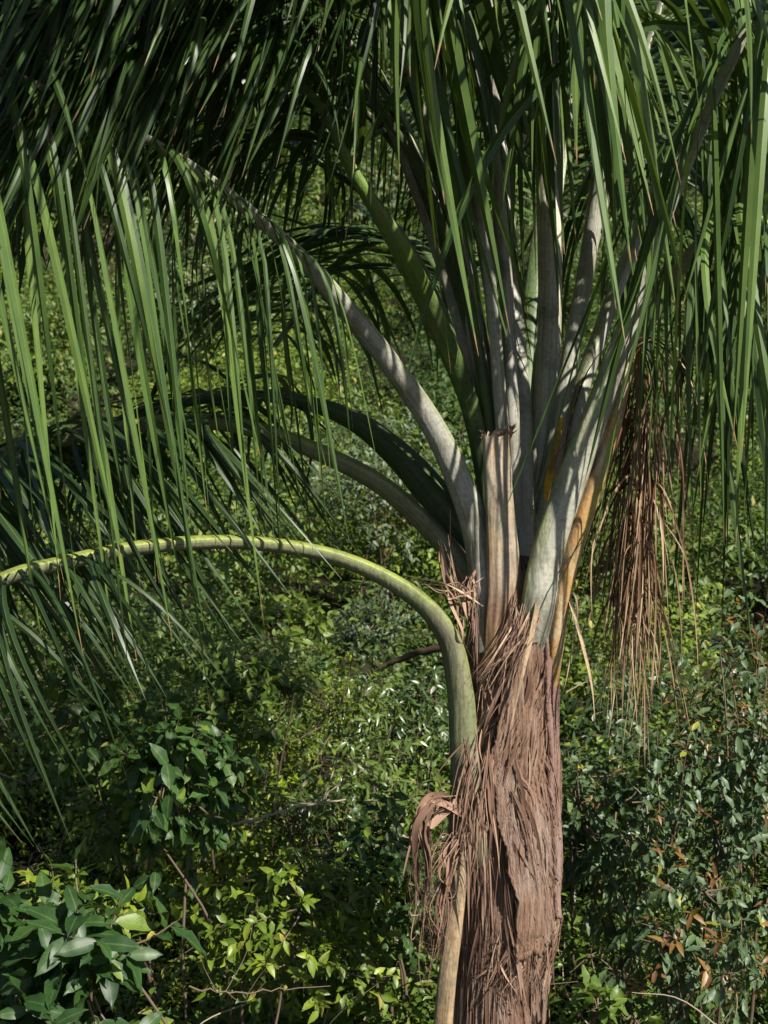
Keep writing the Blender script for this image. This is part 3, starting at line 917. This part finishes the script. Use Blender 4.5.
# broad grey stalk to the right
frond([(522, 690, 5.36, 30), (526, 650, 5.27, 38), (532, 600, 5.19, 41), (542, 550, 5.18, 40), (558, 500, 5.16, 37), (588, 420, 5.13, 32), (622, 330, 5.08, 26), (652, 240, 5.0, 20), (688, 150, 4.9, 17), (728, 60, 4.75, 15), (765, 0, 4.7, 12), (800, -10, 4.65, 9), (835, 30, 4.6, 5)],
      M['petiole_mix'], GL, 8.0, 0.032, 1.65, 0.032, 4.0, (-0.13, 0.0), 0.35, 11, lift=0.1, wild=0.15, jit=0.25, gvar=0.13)
# behind, to the right
frond([(528, 580, 5.5, 28), (562, 440, 5.7, 22), (602, 320, 5.9, 18), (645, 210, 5.9, 16), (690, 120, 5.8, 12), (730, 85, 5.7, 9), (765, 95, 5.6, 5)],
      M['petiole_grey'], DL, 2.8, 0.034, 1.9, 0.038, 2.4, (0.0, 0.0), 0.5, 12)
# far right, lower: sweeps down to the right edge
frond([(540, 590, 5.4, 28), (590, 440, 5.5, 22), (640, 330, 5.4, 18), (690, 250, 5.25, 15), (735, 215, 5.1, 12), (765, 220, 5.0, 9), (790, 260, 4.9, 6), (805, 330, 4.85, 4)],
      M['petiole_mix'], GL, 3.0, 0.036, 1.3, 0.032, 2.0, (0.12, 0.0), 0.6, 13)
# away from the camera
frond([(508, 560, 5.6, 26), (486, 400, 6.0, 18), (452, 290, 6.4, 15), (400, 235, 6.9, 12), (335, 265, 7.3, 9), (275, 345, 7.6, 6)],
      M['petiole_shaded'], DL, 2.0, 0.045, 1.0, 0.036, 0.9, (-0.4, 0.0), 0.4, 14, lean_r=(0.1, 0))
frond([(518, 560, 5.6, 26), (524, 380, 6.0, 18), (540, 230, 6.3, 15), (565, 120, 6.7, 12), (600, 60, 7.1, 9), (640, 70, 7.4, 6)],
      M['petiole_shaded'], GL, 2.0, 0.045, 1.0, 0.040, 0.7, (0.1, 0.0), 0.6, 15)
frond([(524, 560, 5.6, 26), (560, 380, 5.8, 20), (610, 180, 6.0, 17), (655, 20, 6.2, 14), (700, -90, 6.4, 11), (760, -150, 6.5, 8), (840, -150, 6.6, 4)],
      M['petiole_grey'], DL, 2.5, 0.04, 1.4, 0.040, 1.5, (-0.1, 0.0), 0.6, 24, pw=0.55)
frond([(520, 560, 5.7, 26), (535, 380, 6.0, 20), (560, 180, 6.3, 17), (580, 20, 6.6, 14), (590, -100, 6.9, 11), (600, -160, 7.2, 8), (612, -170, 7.6, 4)],
      M['petiole_grey'], DL, 2.5, 0.04, 1.4, 0.042, 1.2, (-0.1, 0.0), 0.6, 25, pw=0.55)
frond([(512, 560, 5.5, 26), (490, 380, 5.6, 20), (455, 180, 5.6, 17), (420, 20, 5.4, 14), (380, -70, 5.1, 11), (320, -120, 4.7, 8), (250, -130, 4.4, 5)],
      M['petiole_grey'], GL, 3.0, 0.04, 1.15, 0.034, 2.5, (0.05, 0.0), 0.5, 26, pw=0.55, lspread=(0.6, 1.1))
frond([(515, 580, 5.4, 28), (480, 200, 5.2, 24), (410, -60, 4.8, 20), (320, -230, 4.3, 17), (210, -330, 3.8, 14), (70, -340, 3.4, 11), (-110, -260, 3.1, 6)],
      M['petiole_grey'], DL, 2.4, 0.026, 0.95, 0.046, 0.5, (-0.2, 0.0), 0.5, 32, pw=0.55)  # added overhead frond, mostly out of view, shading the upper left
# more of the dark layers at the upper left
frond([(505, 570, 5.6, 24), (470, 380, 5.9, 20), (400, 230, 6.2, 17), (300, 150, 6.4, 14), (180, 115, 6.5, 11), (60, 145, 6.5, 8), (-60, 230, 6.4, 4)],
      M['petiole_shaded'], DL, 2.6, 0.026, 1.0, 0.038, 1.5, (-0.2, 0.0), 0.6, 29, pw=0.55)
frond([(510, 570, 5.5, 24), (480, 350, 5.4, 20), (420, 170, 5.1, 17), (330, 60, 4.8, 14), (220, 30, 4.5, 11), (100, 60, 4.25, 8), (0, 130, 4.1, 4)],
      M['petiole_shaded'], DL, 3.0, 0.017, 0.75, 0.028, 2.6, (-0.45, 0.0), 0.7, 30, pw=0.55, jit=0.3)
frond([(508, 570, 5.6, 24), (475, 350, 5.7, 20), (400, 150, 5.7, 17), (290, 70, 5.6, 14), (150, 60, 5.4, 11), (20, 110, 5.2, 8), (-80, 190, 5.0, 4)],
      M['petiole_shaded'], DL, 3.0, 0.022, 0.9, 0.034, 1.0, (-0.5, 0.0), 0.9, 31, pw=0.55, jit=0.3)
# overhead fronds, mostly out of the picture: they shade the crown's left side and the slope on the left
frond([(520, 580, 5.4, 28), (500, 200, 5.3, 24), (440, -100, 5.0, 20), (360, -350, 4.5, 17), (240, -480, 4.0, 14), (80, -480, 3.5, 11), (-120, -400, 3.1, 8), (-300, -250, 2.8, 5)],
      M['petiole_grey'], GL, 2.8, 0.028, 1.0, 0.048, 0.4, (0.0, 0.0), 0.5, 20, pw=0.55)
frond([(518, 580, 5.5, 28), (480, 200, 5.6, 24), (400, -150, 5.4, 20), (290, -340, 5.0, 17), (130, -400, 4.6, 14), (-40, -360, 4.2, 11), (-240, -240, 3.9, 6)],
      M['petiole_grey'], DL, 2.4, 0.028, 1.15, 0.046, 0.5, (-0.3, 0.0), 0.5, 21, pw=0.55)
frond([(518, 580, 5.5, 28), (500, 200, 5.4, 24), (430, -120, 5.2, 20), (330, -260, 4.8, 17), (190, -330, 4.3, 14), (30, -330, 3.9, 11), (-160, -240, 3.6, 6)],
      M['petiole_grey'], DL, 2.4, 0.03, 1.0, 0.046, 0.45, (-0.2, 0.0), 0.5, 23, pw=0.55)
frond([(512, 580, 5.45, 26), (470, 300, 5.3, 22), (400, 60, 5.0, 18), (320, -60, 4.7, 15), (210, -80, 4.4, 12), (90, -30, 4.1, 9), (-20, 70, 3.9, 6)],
      M['petiole_shaded'], DL, 2.6, 0.026, 0.85, 0.030, 1.6, (-0.5, 0.0), 0.8, 22, pw=0.55)
# old orange stalk with the dead brown curtain
frond([(544, 700, 5.33, 22), (548, 650, 5.24, 26), (553, 610, 5.20, 27), (563, 560, 5.17, 28), (581, 505, 5.16, 27), (606, 430, 5.18, 24), (624, 365, 5.25, 18), (630, 338, 5.35, 14), (638, 350, 5.38, 11), (641, 410, 5.4, 9), (639, 510, 5.4, 7), (635, 630, 5.4, 4)],
      M['petiole_orange'], M['dead_leaf'], 6.2, 0.0075, 0.82, 0.008, 7.0, (-0.03, 0.0), 0.4, 16, part='dead_frond', twist=4.0, jit=0.6, base_len=0.8, breakp=0.4, lift=-0.1, lspread=(0.4, 1.25), wild=0.08)
# young yellow stalk
frond([(545, 500, 5.33, 6), (550, 470, 5.32, 9), (556, 442, 5.33, 9), (562, 418, 5.36, 5)], M['petiole_yellow'], None, 0, part='young_stalk')

# cut stub in the middle
frond([(503, 665, 5.21, 44), (504, 620, 5.19, 42), (505, 580, 5.18, 37), (501, 520, 5.18, 31), (498, 470, 5.18, 28), (496, 432, 5.18, 27)], M['stub'], None, 0, part='petiole_stub', flat=0.6, ragged=0.03)
# the old straw-coloured stub low on the left
frond([(464, 838, 5.18, 12), (459, 880, 5.14, 16), (453, 930, 5.13, 18), (446, 985, 5.12, 19), (441, 1050, 5.12, 20), (438, 1120, 5.12, 20)], M['straw'], None, 0, part='petiole_stub')

# straws: one laid on the trunk, two hanging right of it
for nm, pts, w in (('dry_straw', [(541, 585, 5.13), (534, 620, 5.11), (523, 670, 5.08), (508, 738, 5.06)], 0.020),
                   ('dry_straw', [(562, 578, 5.22), (574, 615, 5.15), (586, 660, 5.12), (592, 690, 5.12), (595, 722, 5.12)], 0.013),
                   ('dry_straw', [(563, 575, 5.22), (576, 600, 5.18), (575, 625, 5.17), (568, 670, 5.16), (564, 690, 5.16)], 0.008)):
    g = Geo()
    ribbon(g, catmull([P(*q) for q in pts], 6), w, 0.6, 0.5, fold=0.5)
    g.build(nm, M['straw'], palm, origin=base)

# loose fibres over the whole trunk
g = Geo()
frng = np.random.default_rng(21)


def fibre(phi, py, dphi, dpy, off, curl, w, tone, twist=0.0, n=9):
    t = np.linspace(0, 1, n)
    bow = frng.normal(0, 0.05) * np.sin(t * math.pi)
    f = phi + dphi * t + bow
    z = z_of(py) + (z_of(py + dpy) - z_of(py)) * t
    lift = off + curl * t ** 2 + 0.006 * np.sin(t * math.pi) + frng.uniform(0, 0.006) * np.sin(t * 7)
    p = on_trunk(f, z, lift)
    out = np.array([math.sin(phi), -math.cos(phi), 0])
    ribbon(g, p, w, twist, tone, normal=out, fold=0.3)


for i in range(720):
    py = frng.uniform(635, 1010)
    phi = frng.uniform(-1.3, 0.9)
    if py < 750 and phi > -0.3:
        dphi, dpy = -frng.uniform(0.15, 0.55), frng.uniform(30, 90)          # leaning one way high up
    elif phi > -0.1:
        dphi, dpy = frng.uniform(0.12, 0.5), frng.uniform(40, 130)           # and the other lower down
    else:
        dphi, dpy = frng.normal(0, 0.12), frng.uniform(40, 160)
    inside = (0.040 + 0.02 * max(0, 0.5 - phi)) if -0.12 < phi and py < 955 else 0.010
    inside *= 1 - 0.45 * max(0, phi)
    fibre(phi, py, dphi, dpy, inside + frng.uniform(-0.006, 0.008), max(0, frng.normal(-0.004, 0.010)), frng.choice([0.0012, 0.0018, 0.003, 0.006, 0.014], p=[0.40, 0.30, 0.16, 0.08, 0.06]), frng.uniform(0.0, 0.7), frng.normal(0, 0.8))
# curled dry strips in the cleft left of the middle
for i in range(60):
    py = frng.uniform(625, 790)
    fibre(frng.uniform(-0.75, -0.15), py, frng.normal(-0.1, 0.3), frng.uniform(25, 90), 0.012, frng.uniform(0.0, 0.05), frng.uniform(0.004, 0.011), frng.uniform(0.4, 1.0), frng.normal(0, 3))
for i in range(75):
    x, py = frng.uniform(462, 492), frng.uniform(725, 830)
    a = P(x, py, 5.085 + 0.002 * abs(x - 474))
    b = P(x + frng.normal(-4, 10), py + frng.uniform(30, 110), 5.08)
    ribbon(g, catmull([a, (a + b) / 2 + np.array([frng.normal(0, 0.008), -frng.uniform(0, 0.025), 0]), b], 5), frng.choice([0.0015, 0.003, 0.006, 0.010]), frng.normal(0, 1.2), frng.uniform(0.0, 0.7))
# ragged lower hem
for i in range(70):
    fibre(frng.uniform(-0.2, 1.3), frng.uniform(930, 975), frng.normal(-0.25, 0.3), frng.uniform(25, 70), 0.024, frng.uniform(-0.01, 0.03), frng.uniform(0.003, 0.008), frng.uniform(0.2, 0.95), frng.normal(0, 1.5))
g.build('fibre', M['fibre'], palm, origin=base)

g = Geo()
for kk in range(90):
    a = frng.uniform(-1.9, 1.9)
    c0 = P(497, 436, 5.18 + 0.05)
    rr = 0.047
    p0 = c0 + np.array([rr * math.sin(a), -rr * math.cos(a), -0.01])
    up = frng.uniform(0.015, 0.05) + 0.012 * math.sin(a)
    ribbon(g, catmull([p0, p0 + np.array([0.004 * math.sin(a), -0.004, up * 0.5]), p0 + np.array([frng.normal(0, 0.012) + 0.01 * math.sin(a), -frng.uniform(0, 0.02), up])], 4), frng.uniform(0.003, 0.010), frng.normal(0, 0.6), frng.uniform(0.2, 0.8))
g.build('torn_rim', M['fibre'], palm, origin=base)

g = Geo()
# the torn bunch of dry fibre hanging off the left side, and the frill at the crown's foot
def wisp(pts, w, tone, twist, jit=0.012):
    p = np.array([P(*q) for q in pts]) + frng.normal(0, jit, (len(pts), 3))
    ribbon(g, catmull(p, 6), w, twist, tone, fold=0.35)


for i in range(26):
    x0 = frng.uniform(-7, 7)
    wisp([(466, 806 + x0, 5.15), (448, 800 + x0, 5.10), (430 + x0, 803 + x0, 5.06), (422 + x0, 825, 5.05), (420 + x0 * 1.5, 870, 5.05), (416 + x0 * 1.6, 910 + 5 * x0, 5.05)], frng.choice([0.0015, 0.003, 0.010, 0.028]), frng.uniform(0.05, 0.6), frng.normal(0, 2.5), 0.02)
for i in range(10):
    x0 = frng.uniform(-6, 6)
    wisp([(462, 842 + x0, 5.15), (450 + x0, 848, 5.09), (443 + x0, 872, 5.07), (440 + x0, 905, 5.07), (436 + x0 * 1.5, 945 + 4 * x0, 5.08)], frng.choice([0.0015, 0.003, 0.012, 0.026]), frng.uniform(0.1, 0.75), frng.normal(0, 2), 0.018)
for i in range(40):
    wisp([(462 + frng.normal(0, 6), 850 + frng.normal(0, 20), 5.14), (440 + frng.normal(0, 10), 870 + frng.normal(0, 20), 5.08), (432 + frng.normal(0, 12), 910 + frng.normal(0, 25), 5.08), (428 + frng.normal(0, 12), 950 + frng.normal(0, 35), 5.09)],
         frng.uniform(0.001, 0.004), frng.uniform(0.2, 0.8), frng.normal(0, 4), 0.02)
g.build('torn_fibre', M['fibre'], palm, origin=base)
g = Geo()
for i in range(12):
    x0 = frng.normal(0, 5)
    wisp([(446 + x0, 545 + frng.normal(0, 12), 5.22), (452 + x0, 580, 5.17), (462 + x0, 605, 5.12), (470 + x0, 630, 5.10), (472 + x0, 665 + 3 * x0, 5.12)], frng.choice([0.002, 0.004, 0.008, 0.014]), frng.uniform(0.25, 0.9), frng.normal(0, 3), 0.015)
for i in range(7):
    x0 = frng.normal(0, 5)
    wisp([(475 + x0, 612 + frng.normal(0, 10), 5.15), (462 + x0, 590, 5.08), (440 + x0, 585 + x0, 5.04), (415 + 3 * x0, 577 + x0, 5.02)], frng.uniform(0.003, 0.009), frng.uniform(0.6, 1.0), frng.normal(0, 2), 0.012)
for i in range(10):
    x0 = frng.normal(0, 6)
    wisp([(477 + x0, 575, 5.2), (472 + x0, 590, 5.12), (474 + x0, 620, 5.08), (478 + x0 * 1.3, 650 + 3 * x0, 5.10)], frng.choice([0.002, 0.004, 0.008, 0.014]), frng.uniform(0.1, 0.8), frng.normal(0, 2.5))
for i in range(46):
    x0 = frng.normal(0, 9)
    wisp([(528 + x0, 596 + frng.normal(0, 12), 5.17), (522 + x0, 625, 5.12), (508 + x0, 655, 5.08), (490 + 1.4 * x0, 680 + frng.normal(0, 10), 5.07)], frng.choice([0.0012, 0.002, 0.004, 0.007]), frng.uniform(0.1, 0.9), frng.normal(0, 2))
g.build('torn_fibre', M['fibre'], palm, origin=base)
